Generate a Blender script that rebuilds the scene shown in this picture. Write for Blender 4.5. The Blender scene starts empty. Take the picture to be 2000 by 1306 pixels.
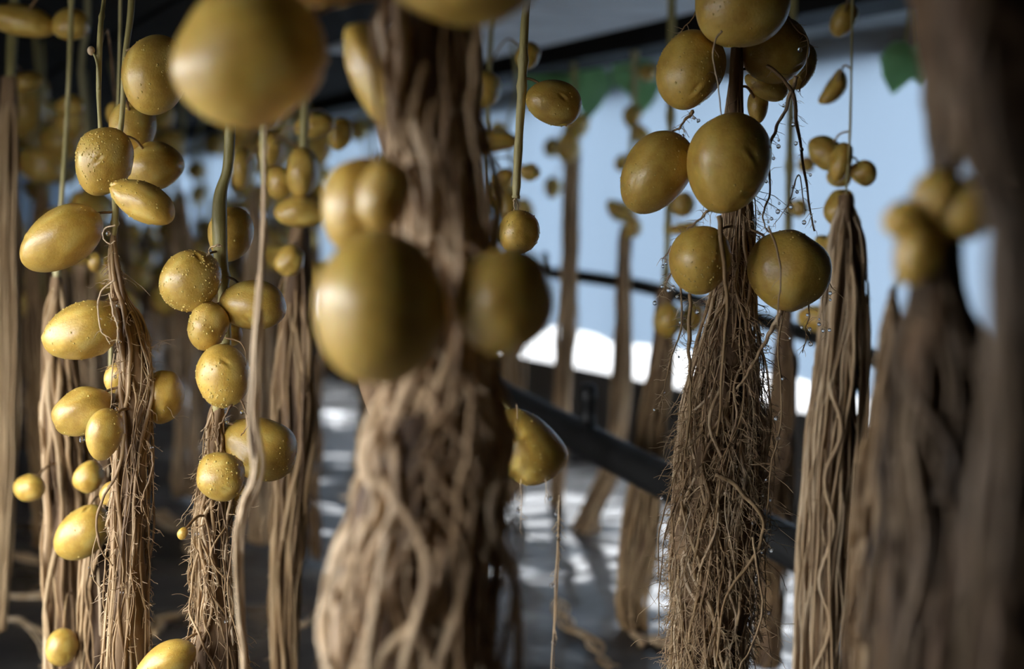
import bpy, bmesh, math, random
import numpy as np
from mathutils import Vector, Matrix

# ------------------------------------------------------------------ camera, world, exposure
scene = bpy.context.scene
COL = scene.collection
FPX = 2778.0                       # focal length in pixels of the 2000 x 1306 frame
CAMZ = 0.42
PITCH = math.atan((653 - 420) / FPX)
cam_data = bpy.data.cameras.new('camera')
cam_data.sensor_width = 36.0
cam_data.lens = 36.0 * FPX / 2000.0
cam_data.clip_start = 0.01
cam_data.clip_end = 200
cam_data.dof.use_dof = True
cam_data.dof.focus_distance = 0.785
cam_data.dof.aperture_fstop = 5.2
cam = bpy.data.objects.new('camera', cam_data)
COL.objects.link(cam)
cam.location = (0, 0, CAMZ)
cam.rotation_euler = (math.radians(90) - PITCH, 0, 0)
scene.camera = cam

world = bpy.data.worlds.new('overcast_sky')
scene.world = world
world.use_nodes = True
wb = world.node_tree.nodes['Background']
wb.inputs['Color'].default_value = (0.93, 0.96, 1.0, 1)
wb.inputs['Strength'].default_value = 12.0
scene.view_settings.view_transform = 'Standard'
scene.view_settings.look = 'None'
scene.view_settings.gamma = 1.0
scene.view_settings.use_curve_mapping = False
scene.view_settings.exposure = 0.0

# ------------------------------------------------------------------ placing helpers
C0 = np.array([0.0, 0.0, CAMZ])
RIGHT = np.array([1.0, 0.0, 0.0])
FWD = np.array([0.0, math.cos(PITCH), -math.sin(PITCH)])
UP = np.array([0.0, math.sin(PITCH), math.cos(PITCH)])
def P(px, py, d):
    """A point of the place that stands d metres deep along the optical axis."""
    return C0 + d * (FWD + RIGHT * ((px - 1000) / FPX) + UP * ((653 - py) / FPX))
CEIL = 0.66                                   # underside of the growing tray
AX = np.array([-0.443, 0.8966])               # long axis of the bed (away from the camera)
NL = np.array([-0.8966, -0.443])              # across the bed, towards its open side
W0 = np.array([0.45, 1.90])                   # a point on the sheet wall
def bed(t, s, z):
    p = W0 + t * AX + s * NL
    return np.array([p[0], p[1], z])

# ------------------------------------------------------------------ mesh helpers
class MB:
    def __init__(self):
        self.v, self.f, self.n = [], [], 0
    def add(self, verts, faces):
        self.v.append(np.asarray(verts, dtype=np.float64))
        self.f.extend([tuple(i + self.n for i in f) for f in faces])
        self.n += len(verts)
    def tube(self, pts, rad, sides=5, cap=True):
        pts = np.asarray(pts, dtype=np.float64); n = len(pts)
        rad = np.broadcast_to(np.asarray(rad, dtype=np.float64), (n,))
        tan = np.gradient(pts, axis=0)
        tan /= np.linalg.norm(tan, axis=1)[:, None] + 1e-12
        ref = np.array([1.0, 0.2, 0.0]) if abs(tan[n // 2][0]) < 0.8 else np.array([0.0, 1.0, 0.3])
        u = np.cross(tan, ref); u /= np.linalg.norm(u, axis=1)[:, None] + 1e-12
        w = np.cross(tan, u)
        a = np.arange(sides) * 2 * math.pi / sides
        ring = np.cos(a)[None, :, None] * u[:, None, :] + np.sin(a)[None, :, None] * w[:, None, :]
        V = (pts[:, None, :] + ring * rad[:, None, None]).reshape(-1, 3)
        F = []
        for i in range(n - 1):
            for j in range(sides):
                k = (j + 1) % sides
                F.append((i * sides + j, i * sides + k, (i + 1) * sides + k, (i + 1) * sides + j))
        if cap:
            F.append(tuple(range(sides - 1, -1, -1)))
            F.append(tuple((n - 1) * sides + j for j in range(sides)))
        self.add(V, F)
    def box(self, o, ex, ey, ez):
        o, ex, ey, ez = [np.asarray(x, float) for x in (o, ex, ey, ez)]
        V = [o + i * ex + j * ey + k * ez for k in (0, 1) for j in (0, 1) for i in (0, 1)]
        self.add(V, [(0, 2, 3, 1), (4, 5, 7, 6), (0, 1, 5, 4), (2, 6, 7, 3), (0, 4, 6, 2), (1, 3, 7, 5)])
    def mesh(self, name, mat, smooth=True, origin=None):
        me = bpy.data.meshes.new(name)
        V = np.concatenate(self.v) if self.v else np.zeros((0, 3))
        if origin is not None: V = V - np.asarray(origin)
        me.from_pydata(V.tolist(), [], self.f)
        if smooth: me.polygons.foreach_set('use_smooth', [True] * len(me.polygons))
        me.materials.append(mat)
        me.update()
        return me
def link(name, me, parent=None, loc=None, kind=None):
    o = bpy.data.objects.new(name, me)
    COL.objects.link(o)
    if parent is not None: o.parent = parent
    if loc is not None: o.location = loc
    if kind: o['kind'] = kind
    return o
def tag(o, label, cat, group=None, kind=None):
    o['label'] = label; o['category'] = cat
    if group: o['group'] = group
    if kind: o['kind'] = kind
    return o
def empty(name, loc):
    o = bpy.data.objects.new(name, None)
    o.empty_display_size = 0.02
    COL.objects.link(o); o.location = loc
    return o
def smooth_path(ctrl, n):
    """Catmull-Rom through rows of ctrl."""
    c = np.asarray(ctrl, dtype=float); m = len(c)
    if m == 2:
        t = np.linspace(0, 1, n)[:, None]; return c[0] * (1 - t) + c[1] * t
    out = []
    for x in np.linspace(0, m - 1 - 1e-9, n):
        i = int(x); f = x - i
        p0, p1, p2, p3 = c[max(i - 1, 0)], c[i], c[i + 1], c[min(i + 2, m - 1)]
        out.append(0.5 * (2 * p1 + (p2 - p0) * f + (2 * p0 - 5 * p1 + 4 * p2 - p3) * f * f + (3 * p1 - p0 - 3 * p2 + p3) * f ** 3))
    return np.array(out)

# ------------------------------------------------------------------ materials
def newmat(name):
    m = bpy.data.materials.new(name); m.use_nodes = True
    return m, m.node_tree.nodes, m.node_tree.links, m.node_tree.nodes['Principled BSDF']
def ramp(N, stops):
    r = N.new('ShaderNodeValToRGB')
    e = r.color_ramp.elements
    while len(e) < len(stops): e.new(0.5)
    for el, (p, c) in zip(e, stops):
        el.position = p; el.color = (*c, 1)
    return r
def noise(N, L, scale, detail=4, coord='Object', vec=None, stretch=None):
    t = N.new('ShaderNodeTexCoord')
    n = N.new('ShaderNodeTexNoise')
    n.inputs['Scale'].default_value = scale; n.inputs['Detail'].default_value = detail
    src = t.outputs[coord]
    if stretch:
        mp = N.new('ShaderNodeMapping'); mp.inputs['Scale'].default_value = stretch
        L.new(src, mp.inputs['Vector']); src = mp.outputs['Vector']
    L.new(src, n.inputs['Vector'])
    return n
def bump(N, L, b, height, strength, dist):
    bp = N.new('ShaderNodeBump')
    bp.inputs['Strength'].default_value = strength; bp.inputs['Distance'].default_value = dist
    L.new(height, bp.inputs['Height']); L.new(bp.outputs['Normal'], b.inputs['Normal'])

def potato_material():
    m, N, L, b = newmat('potato_skin')
    n1 = noise(N, L, 3.2, 5, 'Generated')
    r1 = ramp(N, [(0.30, (0.45, 0.265, 0.040)), (0.52, (0.63, 0.408, 0.080)), (0.75, (0.71, 0.53, 0.15))])
    L.new(n1.outputs['Fac'], r1.inputs['Fac'])
    # each tuber a little paler or browner than the next
    oi = N.new('ShaderNodeObjectInfo')
    hs = N.new('ShaderNodeHueSaturation')
    mr = N.new('ShaderNodeMapRange')
    mr.inputs['To Min'].default_value = 0.84; mr.inputs['To Max'].default_value = 1.10
    L.new(oi.outputs['Random'], mr.inputs['Value']); L.new(mr.outputs['Result'], hs.inputs['Value'])
    L.new(r1.outputs['Color'], hs.inputs['Color'])
    # lenticels: small pale specks
    t = N.new('ShaderNodeTexCoord')
    vo = N.new('ShaderNodeTexVoronoi'); vo.inputs['Scale'].default_value = 15; vo.inputs['Randomness'].default_value = 1
    L.new(t.outputs['Generated'], vo.inputs['Vector'])
    r2 = ramp(N, [(0.05, (1, 1, 1)), (0.14, (0, 0, 0))])
    L.new(vo.outputs['Distance'], r2.inputs['Fac'])
    mx = N.new('ShaderNodeMix'); mx.data_type = 'RGBA'
    mx.inputs['B'].default_value = (0.72, 0.58, 0.27, 1)
    mm = N.new('ShaderNodeMath'); mm.operation = 'MULTIPLY'; mm.inputs[1].default_value = 0.45
    L.new(r2.outputs['Color'], mm.inputs[0]); L.new(mm.outputs[0], mx.inputs['Factor'])
    L.new(hs.outputs['Color'], mx.inputs['A']); L.new(mx.outputs['Result'], b.inputs['Base Color'])
    b.inputs['Roughness'].default_value = 0.40
    b.inputs['Coat Weight'].default_value = 0.45
    b.inputs['Coat Roughness'].default_value = 0.25
    b.inputs['Subsurface Weight'].default_value = 0.25
    b.inputs['Subsurface Radius'].default_value = (1.0, 0.45, 0.12)
    b.inputs['Subsurface Scale'].default_value = 0.006
    nf = noise(N, L, 30, 4, 'Generated')
    ad = N.new('ShaderNodeMath'); ad.operation = 'ADD'
    L.new(nf.outputs['Fac'], ad.inputs[0]); L.new(r2.outputs['Color'], ad.inputs[1])
    bump(N, L, b, ad.outputs[0], 0.25, 0.0012)
    return m
def root_material(name, dark, mid, pale, rough=0.6):
    m, N, L, b = newmat(name)
    n1 = noise(N, L, 60, 4, 'Object', stretch=(1, 1, 0.25))
    oi = N.new('ShaderNodeObjectInfo')
    a = N.new('ShaderNodeMath'); a.operation = 'MULTIPLY_ADD'
    a.inputs[1].default_value = 0.35; a.inputs[2].default_value = -0.17
    L.new(oi.outputs['Random'], a.inputs[0])
    s = N.new('ShaderNodeMath'); s.operation = 'ADD'
    L.new(n1.outputs['Fac'], s.inputs[0]); L.new(a.outputs[0], s.inputs[1])
    r = ramp(N, [(0.28, dark), (0.5, mid), (0.72, pale)])
    L.new(s.outputs[0], r.inputs['Fac']); L.new(r.outputs['Color'], b.inputs['Base Color'])
    b.inputs['Roughness'].default_value = rough
    n2 = noise(N, L, 450, 3, 'Object', stretch=(1, 1, 0.3))
    bump(N, L, b, n2.outputs['Fac'], 0.5, 0.0008)
    return m
def plain(name, col, rough, bump_scale=None, bump_d=0.001, metallic=0, var=0.25, scale=12, spec=0.5):
    m, N, L, b = newmat(name)
    b.inputs['Specular IOR Level'].default_value = spec
    n1 = noise(N, L, scale, 5)
    r = ramp(N, [(0.3, tuple(c * (1 - var) for c in col)), (0.7, tuple(min(1, c * (1 + var)) for c in col))])
    L.new(n1.outputs['Fac'], r.inputs['Fac']); L.new(r.outputs['Color'], b.inputs['Base Color'])
    b.inputs['Roughness'].default_value = rough; b.inputs['Metallic'].default_value = metallic
    if bump_scale:
        n2 = noise(N, L, bump_scale, 5)
        bump(N, L, b, n2.outputs['Fac'], 0.6, bump_d)
    return m
M_POT = potato_material()
M_ROOT = root_material('root_tan', (0.12, 0.062, 0.021), (0.30, 0.178, 0.074), (0.44, 0.300, 0.155))
M_PALE = root_material('root_pale', (0.32, 0.20, 0.10), (0.52, 0.36, 0.20), (0.64, 0.49, 0.32))
M_ROOT_SHADED = root_material('root_brown', (0.05, 0.028, 0.012), (0.13, 0.080, 0.040), (0.21, 0.14, 0.075))  # root colour darkened to paint in shade on the bundles nearest the lens
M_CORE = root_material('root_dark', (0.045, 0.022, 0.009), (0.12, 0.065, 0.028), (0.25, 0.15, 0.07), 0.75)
M_STEM = root_material('stem_green', (0.24, 0.20, 0.065), (0.42, 0.35, 0.13), (0.56, 0.48, 0.24), 0.5)
M_PIPE = plain('black_pipe', (0.015, 0.015, 0.015), 0.45, 200, 0.0005, spec=0.3)
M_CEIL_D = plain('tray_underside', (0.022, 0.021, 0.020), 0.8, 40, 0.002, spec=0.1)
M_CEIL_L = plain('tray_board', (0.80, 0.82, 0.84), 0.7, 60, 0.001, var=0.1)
M_BEAM = plain('dark_beam', (0.012, 0.011, 0.010), 0.7, 60, 0.001, spec=0.15)
M_CURB = plain('curb', (0.085, 0.080, 0.076), 0.6, 30, 0.003)
M_FILM = plain('black_film', (0.035, 0.034, 0.033), 0.6, 20, 0.004)
M_GROUND = plain('pale_ground', (0.13, 0.13, 0.13), 0.8, 3, 0.01, var=0.08, scale=2)
M_EDGE = plain('tray_edge', (0.22, 0.21, 0.20), 0.6, 60, 0.001)

def liner_material():
    m, N, L, b = newmat('wet_liner')
    n1 = noise(N, L, 7, 6)
    r = ramp(N, [(0.35, (0.020, 0.018, 0.017)), (0.6, (0.055, 0.048, 0.042)), (0.8, (0.11, 0.095, 0.08))])
    L.new(n1.outputs['Fac'], r.inputs['Fac']); L.new(r.outputs['Color'], b.inputs['Base Color'])
    n3 = noise(N, L, 5, 3)
    r3 = ramp(N, [(0.34, (0.14, 0.14, 0.14)), (0.50, (0.60, 0.60, 0.60))])
    L.new(n3.outputs['Fac'], r3.inputs['Fac']); L.new(r3.outputs['Color'], b.inputs['Roughness'])
    b.inputs['Coat Weight'].default_value = 0.22; b.inputs['Coat Roughness'].default_value = 0.07
    n2 = noise(N, L, 28, 5)
    bump(N, L, b, n2.outputs['Fac'], 0.7, 0.006)
    return m
M_LINER = liner_material()
def sheet_material():
    m, N, L, b = newmat('white_film')
    out = N['Material Output']
    tr = N.new('ShaderNodeBsdfTranslucent'); tr.inputs['Color'].default_value = (0.088, 0.120, 0.158, 1)
    df = N.new('ShaderNodeBsdfDiffuse'); df.inputs['Color'].default_value = (0.80, 0.83, 0.86, 1)
    mx = N.new('ShaderNodeMixShader')
    n1 = noise(N, L, 1.6, 3, stretch=(1, 1, 0.25))
    r = ramp(N, [(0.3, (0.30, 0.30, 0.30)), (0.7, (0.42, 0.42, 0.42))])
    L.new(n1.outputs['Fac'], r.inputs['Fac']); L.new(r.outputs['Color'], mx.inputs['Fac'])
    L.new(tr.outputs[0], mx.inputs[1]); L.new(df.outputs[0], mx.inputs[2])
    L.new(mx.outputs[0], out.inputs['Surface'])
    N.remove(b)
    return m
M_SHEET = sheet_material()
def leaf_material():
    m, N, L, b = newmat('leaf_green')
    out = N['Material Output']
    n1 = noise(N, L, 40, 3)
    r = ramp(N, [(0.3, (0.18, 0.32, 0.14)), (0.7, (0.36, 0.54, 0.29))])
    L.new(n1.outputs['Fac'], r.inputs['Fac']); L.new(r.outputs['Color'], b.inputs['Base Color'])
    b.inputs['Roughness'].default_value = 0.4
    tr = N.new('ShaderNodeBsdfTranslucent'); tr.inputs['Color'].default_value = (0.58, 0.80, 0.50, 1)
    mx = N.new('ShaderNodeMixShader'); mx.inputs['Fac'].default_value = 0.65
    L.new(b.outputs[0], mx.inputs[1]); L.new(tr.outputs[0], mx.inputs[2]); L.new(mx.outputs[0], out.inputs['Surface'])
    return m
M_LEAF = leaf_material()
m, N, L, b = newmat('water')
b.inputs['Base Color'].default_value = (1, 1, 1, 1); b.inputs['Roughness'].default_value = 0.0
b.inputs['IOR'].default_value = 1.33; b.inputs['Transmission Weight'].default_value = 1.0
M_WATER = m

# ------------------------------------------------------------------ the setting
def structure(name, mb, mat, parent=None, smooth=False):
    o = link(name, mb.mesh(name, mat, smooth), parent)
    if parent is None: o['kind'] = 'structure'
    return o
T0, T1, WIDTH = -2.2, 6.6, 1.55
# pale ground outside the bed
mb = MB(); mb.box((-15, -15, -0.16), (30, 0, 0), (0, 30, 0), (0, 0, 0.14))
structure('ground', mb, M_GROUND)
# crumpled wet black liner on the bed bottom
_lr = np.random.default_rng(77)
_LW = [(_lr.normal(size=2), k, _lr.uniform(0, 6.28)) for k in _lr.uniform(0.9, 4.2, 30)]
def liner_height(x, y):
    h = 0
    for d_, k, ph in _LW:
        d2 = d_ / np.linalg.norm(d_); fr = math.exp(k) * 1.4
        h = h + 0.026 / fr ** 0.85 * (np.abs(np.sin(0.5 * fr * (x * d2[0] + y * d2[1]) + ph)) - 0.6)
    return h - 0.004
nt, ns = 620, 130
tt = np.linspace(T0, T1, nt); ss = np.linspace(0.0, WIDTH, ns)
V = np.array([bed(t, s, 0) for t in tt for s in ss])
V[:, 2] = liner_height(V[:, 0], V[:, 1])
F = [(i * ns + j, i * ns + j + 1, (i + 1) * ns + j + 1, (i + 1) * ns + j) for i in range(nt - 1) for j in range(ns - 1)]
mb = MB(); mb.add(V, F)
structure('floor', mb, M_LINER, smooth=True)
# curb under the sheet
def axis_box(t0, t1, s0, s1, z0, z1):
    m_ = MB(); o = bed(t0, s0, z0)
    m_.box(o, bed(t1, s0, z0) - o, bed(t0, s1, z0) - o, (0, 0, z1 - z0)); return m_
structure('baseboard_right', axis_box(T0, T1, -0.05, 0.0, -0.03, 0.143), M_CURB)
structure('baseboard_left', axis_box(T0, T1, WIDTH, WIDTH + 0.04, -0.03, 0.05), M_CURB)
# hanging translucent sheet
nt, nz = 420, 16
tt = np.linspace(-0.50, T1, nt)
V = []
for t in tt:
    hem = 0.192 + 0.045 * np.clip((t - 0.35) / 0.9, -0.8, 0.6) * 0.8 + 0.006 * math.sin(t * 5.1) + 0.003 * math.sin(t * 17)
    for k in range(nz):
        f = k / (nz - 1); z = hem + (CEIL + 0.05 - hem) * f
        s = -0.015 + (0.012 * math.sin(t * 13 + 0.8 * math.sin(t * 3)) + 0.007 * math.sin(t * 31 + 1)) * (1 - 0.6 * f)
        V.append(bed(t, s, z))
F = [(i * nz + j, i * nz + j + 1, (i + 1) * nz + j + 1, (i + 1) * nz + j) for i in range(nt - 1) for j in range(nz - 1)]
mb = MB(); mb.add(V, F)
structure('wall_right', mb, M_SHEET, smooth=True)
structure('wall_right_near', axis_box(T0, -0.50, -0.03, -0.02, 0.10, CEIL + 0.05), M_FILM)  # added dark film out of view, stops light from the near right
mb = MB(); mb.box(bed(T1, -0.05, -0.02), bed(T1, WIDTH, 0) - bed(T1, -0.05, 0), bed(T1 + 0.01, 0, 0) - bed(T1, 0, 0), (0, 0, CEIL + 0.05))
structure('wall_back', mb, M_SHEET)
mb = MB(); mb.box(bed(T0, -0.05, -0.02), bed(T0, WIDTH, 0) - bed(T0, -0.05, 0), bed(T0 - 0.02, 0, 0) - bed(T0, 0, 0), (0, 0, CEIL + 0.05))
structure('wall_front', mb, M_FILM)
# growing tray overhead: a dark cover carrying separate boards
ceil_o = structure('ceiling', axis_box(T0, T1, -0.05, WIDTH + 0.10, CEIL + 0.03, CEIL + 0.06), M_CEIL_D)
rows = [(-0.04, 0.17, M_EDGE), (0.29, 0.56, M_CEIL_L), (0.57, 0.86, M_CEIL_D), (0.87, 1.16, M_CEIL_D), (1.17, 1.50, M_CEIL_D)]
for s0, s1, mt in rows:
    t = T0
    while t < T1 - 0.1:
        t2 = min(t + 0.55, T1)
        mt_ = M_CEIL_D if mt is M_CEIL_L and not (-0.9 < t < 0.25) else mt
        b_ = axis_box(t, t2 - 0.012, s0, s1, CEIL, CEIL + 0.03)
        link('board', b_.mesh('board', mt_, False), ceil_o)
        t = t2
structure('trim_1', axis_box(T0, T1, 0.185, 0.265, CEIL - 0.022, CEIL + 0.03), M_BEAM)
structure('trim_2', axis_box(T0, T1, -0.035, -0.02, CEIL - 0.03, CEIL + 0.05), M_EDGE)
mb = axis_box(T0, -1.20, WIDTH - 0.04, WIDTH - 0.03, 0.04, CEIL + 0.06)
structure('wall_left', mb, M_FILM)  # added film, unseen, closes the near left so light comes sideways
structure('wall_left_skirt', axis_box(-1.20, -0.40, WIDTH - 0.04, WIDTH - 0.03, 0.525, CEIL + 0.06), M_FILM)  # added unseen skirt that keeps high light off the upper potatoes
mb = axis_box(-0.40, T1, WIDTH - 0.04, WIDTH - 0.03, 0.04, CEIL + 0.06)
structure('wall_left_far', mb, M_FILM)  # added film out of view, keeps the far left rows dark
# posts that carry the tray along the open side
for k, t in enumerate((-1.9, 0.12, 1.7, 3.5, 5.3)):
    structure('trim_%d' % (k + 3), axis_box(t, t + 0.04, WIDTH - 0.02, WIDTH + 0.02, -0.02, CEIL + 0.05), M_BEAM)

# ------------------------------------------------------------------ root bundles
DROPS = []          # hair tips that may carry a drop: (parent, world point)
ROOTS = {}
PLANT = {}          # key -> world polyline of the plant's line, used to hang the tubers
def wander(rng, n, k=3):
    x = np.linspace(0, 1, n); y = np.zeros(n)
    for i in range(1, k + 1):
        y += rng.normal() / i ** 0.8 * np.sin(2 * math.pi * i * x * rng.uniform(0.6, 1.4) + rng.uniform(0, 6.28))
    return y
def bundle(key, label, ctrl, d, n, rs, seed=0, hairs=0, hair_len=0.010, hair_r=0.0002, core=0.7, single=True,
           mat=None, top=None, wig=1.0, stem_r=0.0018, group=None, start=(0.0, 0.25), drops=0, shell=0.6, twigs=0, dd=None):
    """A hanging root bundle. ctrl: (px, py, half width in px) down its line, d metres deep; dd: depth at the lower end."""
    mat = mat or M_ROOT
    rng = np.random.default_rng(seed)
    c = np.array(ctrl, float)
    ds = np.full(len(c), d) if dd is None else np.linspace(d, dd, len(c))
    pts = np.array([P(x, y, q) for (x, y, _), q in zip(c, ds)])
    rad = c[:, 2] * ds / FPX
    NS = 64
    path = smooth_path(np.column_stack([pts, rad]), NS)
    line, R = path[:, :3], np.maximum(path[:, 3], 0.0006)
    base = line[0]
    root = empty('root_bundle', base)
    tag(root, label, 'roots', group)
    ROOTS[key] = root
    mw = Vector(base)
    up = []
    if top is not None:                      # stem from the tray down to the bundle: list of (px, py, depth)
        tp = [P(*q) for q in top]
        t0 = tp[0]; tp = [np.array([t0[0], t0[1] , CEIL + 0.01])] + tp if t0[2] < CEIL else tp
        sp = smooth_path(np.array(tp + [line[1], line[6]]), 48)
        rr = stem_r * (1 + 0.12 * wander(rng, 48, 8)); 
        for kk in rng.integers(4, 44, 4): rr[kk] *= 1.35
        m_ = MB(); m_.tube(sp, rr, 8)
        link('stem', m_.mesh('stem', M_STEM, True, base), root)
        up = list(sp[:-2])
    PLANT[key] = np.array(up + list(line))
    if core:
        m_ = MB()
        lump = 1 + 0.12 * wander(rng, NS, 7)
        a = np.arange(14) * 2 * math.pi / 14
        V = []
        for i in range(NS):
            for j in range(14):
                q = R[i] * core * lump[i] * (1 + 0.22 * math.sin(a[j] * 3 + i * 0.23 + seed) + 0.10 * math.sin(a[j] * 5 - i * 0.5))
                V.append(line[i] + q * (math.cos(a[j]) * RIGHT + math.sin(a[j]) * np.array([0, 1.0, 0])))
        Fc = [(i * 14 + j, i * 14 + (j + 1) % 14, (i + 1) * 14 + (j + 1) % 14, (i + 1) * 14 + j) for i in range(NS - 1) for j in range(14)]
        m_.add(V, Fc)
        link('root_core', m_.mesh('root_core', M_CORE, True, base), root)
    joined = MB(); hairmb = MB(); strands = []
    for k in range(n):
        u0 = rng.uniform(*start) if rng.random() < 0.75 else rng.uniform(0, 0.6)
        u1 = 1.0 if rng.random() < 0.8 else rng.uniform(max(u0 + 0.3, 0.6), 1.0) if u0 < 0.65 else 1.0
        m = 44
        u = np.linspace(u0, u1, m)
        fi = u * (NS - 1); i0 = np.minimum(fi.astype(int), NS - 2); f = fi - i0
        ctr = line[i0] * (1 - f)[:, None] + line[i0 + 1] * f[:, None]
        Ru = R[i0] * (1 - f) + R[i0 + 1] * f
        phi = rng.uniform(0, 2 * math.pi) + 0.27 * wig * wander(rng, m, 3) + 0.06 * wig * wander(rng, m, 9)
        rho = shell + (1.0 - shell) * math.sqrt(rng.random())
        rho = rho * np.clip((u - u0) / 0.12 + 0.25, 0, 1) * (1 + 0.07 * wig * wander(rng, m, 6))
        pt = ctr + (Ru * rho)[:, None] * (np.cos(phi)[:, None] * RIGHT + np.sin(phi)[:, None] * np.array([0, 1.0, 0]))
        pt += np.column_stack([wander(rng, m, 8), wander(rng, m, 8), np.zeros(m)]) * rs[0] * 0.5 * wig
        r0 = rs[0] + (rs[1] - rs[0]) * rng.random() ** 3
        rr = r0 * (1 - 0.45 * (u - u0)) * (1 + 0.10 * wander(rng, m, 7)); rr = np.maximum(rr, r0 * 0.35)
        mt = mat if rng.random() < 0.9 else (M_PALE if mat is M_ROOT else M_ROOT if mat is M_PALE else mat)
        if single:
            m_ = MB(); m_.tube(pt, rr, 6)
            link('root_strand', m_.mesh('root_strand', mt, True, base), root)
        else:
            joined.tube(pt, rr, 5)
        strands.append((pt, rr, ctr))
    if not single:
        link('root_strands', joined.mesh('root_strands', mat, True, base), root, kind='stuff')
    ends = []
    for k in range(hairs):
        pt, rr, ctr = strands[rng.integers(len(strands))]
        i = rng.integers(3, len(pt) - 1)
        out = pt[i] - ctr[i]; out[2] = 0; out /= np.linalg.norm(out) + 1e-9
        ln = hair_len * rng.uniform(0.3, 1.0) * (2.6 if rng.random() < 0.08 else 1.0)
        dirv = out * rng.uniform(0.1, 1.0) + np.array([rng.normal() * 0.6, rng.normal() * 0.6, -rng.uniform(0.1, 1.3)])
        dirv /= np.linalg.norm(dirv)
        q = [pt[i]]; dv = dirv.copy()
        for s_ in range(6):
            dv = dv + rng.normal(size=3) * 0.30 + np.array([0, 0, -0.10]); dv /= np.linalg.norm(dv)
            q.append(q[-1] + dv * ln / 6)
        hr = hair_r * rng.uniform(0.7, 1.5)
        hairmb.tube(np.array(q), np.linspace(hr * 1.2, hr * 0.6, 7), 3, False)
        ends.append(q[-1])
        for s_ in range(rng.integers(0, 3)):         # side twigs
            j = rng.integers(2, 6); e = rng.normal(size=3); e[2] = -abs(e[2]) * 0.6; e /= np.linalg.norm(e)
            hairmb.tube(np.array([q[j], q[j] + e * ln * 0.2 + rng.normal(size=3) * ln * 0.03, q[j] + e * ln * 0.38]), hr * 0.6, 3, False)
    if hairs:
        link('fine_roots', hairmb.mesh('fine_roots', M_PALE, True, base), root, kind='stuff')
    if drops:
        for k in rng.permutation(len(ends))[:drops]: DROPS.append((root, base, ends[k], rng.uniform(0.0005, 0.0011)))
    return root

# ------------------------------------------------------------------ potatoes
def ico(sub):
    bm = bmesh.new(); bmesh.ops.create_icosphere(bm, subdivisions=sub, radius=1.0)
    bm.verts.ensure_lookup_table()
    v = np.array([x.co[:] for x in bm.verts]); f = [tuple(q.index for q in x.verts) for x in bm.faces]
    bm.free(); return v, f
ICO = {s: ico(s) for s in (2, 3, 4, 5, 6)}
def potato_mesh(a, b, c, seed, sub, pimples=0, lump=0.045, taper=0.0, eyes=4, bend=0.0):
    rng = np.random.default_rng(seed)
    v, f = ICO[sub]; v = v.copy()
    r = np.ones(len(v))
    for k in range(5):
        kv = rng.normal(size=3) * (1.1 + 0.5 * k)
        r += lump / (1 + 0.5 * k) * np.sin(v @ kv + rng.uniform(0, 6.28))
    for k in range(eyes):
        d = rng.normal(size=3); d /= np.linalg.norm(d)
        e = rng.normal(size=3); e -= d * (e @ d); e /= np.linalg.norm(e); g = np.cross(d, e)
        x, y, z = v @ e, v @ g, v @ d
        r -= np.where(z > 0, 0.045 * np.exp(-(x / 0.17) ** 2 - (y / 0.07) ** 2), 0)
        r += np.where(z > 0, 0.025 * np.exp(-(x / 0.20) ** 2 - ((y - 0.12) / 0.06) ** 2), 0)
    p = v * r[:, None]
    p[:, [1, 2]] *= (1 + taper * p[:, 0])[:, None]
    p[:, 2] += bend * p[:, 0] ** 2
    p *= np.array([a, c, b])                  # local x: long axis, z: up in the picture plane, y: depth
    mb = MB(); mb.add(p, f)
    me = mb.mesh('potato', M_POT, True)
    if not pimples: return me
    # raised lenticels, denser in a few patches
    cl = rng.normal(size=(3, 3)); cl /= np.linalg.norm(cl, axis=1)[:, None]
    dots = MB(); v2, f2 = ICO[2]
    for k in range(pimples * 2):
        d = rng.normal(size=3) if k % 3 == 0 else cl[k % 3] + rng.normal(size=3) * 0.6
        d /= np.linalg.norm(d)
        i = int(np.argmax(v @ d)); q = p[i]
        rr = rng.uniform(0.00030, 0.00072)
        dots.add(q * 0.988 + v2 * rr, f2)
    me['dots'] = 1
    DOTS[me.name] = dots.mesh('lenticels', M_DOT, True)
    return me
DOTS = {}
M_DOT = plain('lenticel_skin', (0.64, 0.46, 0.12), 0.4, var=0.12, scale=60)
FARMESH = [potato_mesh(1, 1, 1, 900 + k, 4, 0, 0.06, 0.12 * (k - 1.5) / 1.5, 4, 0.10 * (k % 2)) for k in range(5)]
CAMROT = Matrix(((1, 0, 0), (0, math.cos(PITCH), math.sin(PITCH)), (0, -math.sin(PITCH), math.cos(PITCH))))
NP = [0]
def stolon(o, start, key, rise=0.006, r=0.0008, mat=None):
    line = PLANT[key]
    zt = start[2] + rise
    i = int(np.argmin(np.abs(line[:, 2] - zt)))
    tgt = line[i]
    v = tgt - start; ln = np.linalg.norm(v)
    if ln < 1e-4: return
    mid = start + v * 0.5 + np.array([0, 0, 0.10 * ln + 0.002])
    pts = smooth_path(np.array([start, mid, tgt]), 12)
    m_ = MB(); m_.tube(pts, np.linspace(r * 1.25, r, 12), 6)
    so = link('stolon', m_.mesh('stolon', mat or M_ROOT, True), o)
    so.matrix_parent_inverse = o.matrix_basis.inverted()
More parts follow.
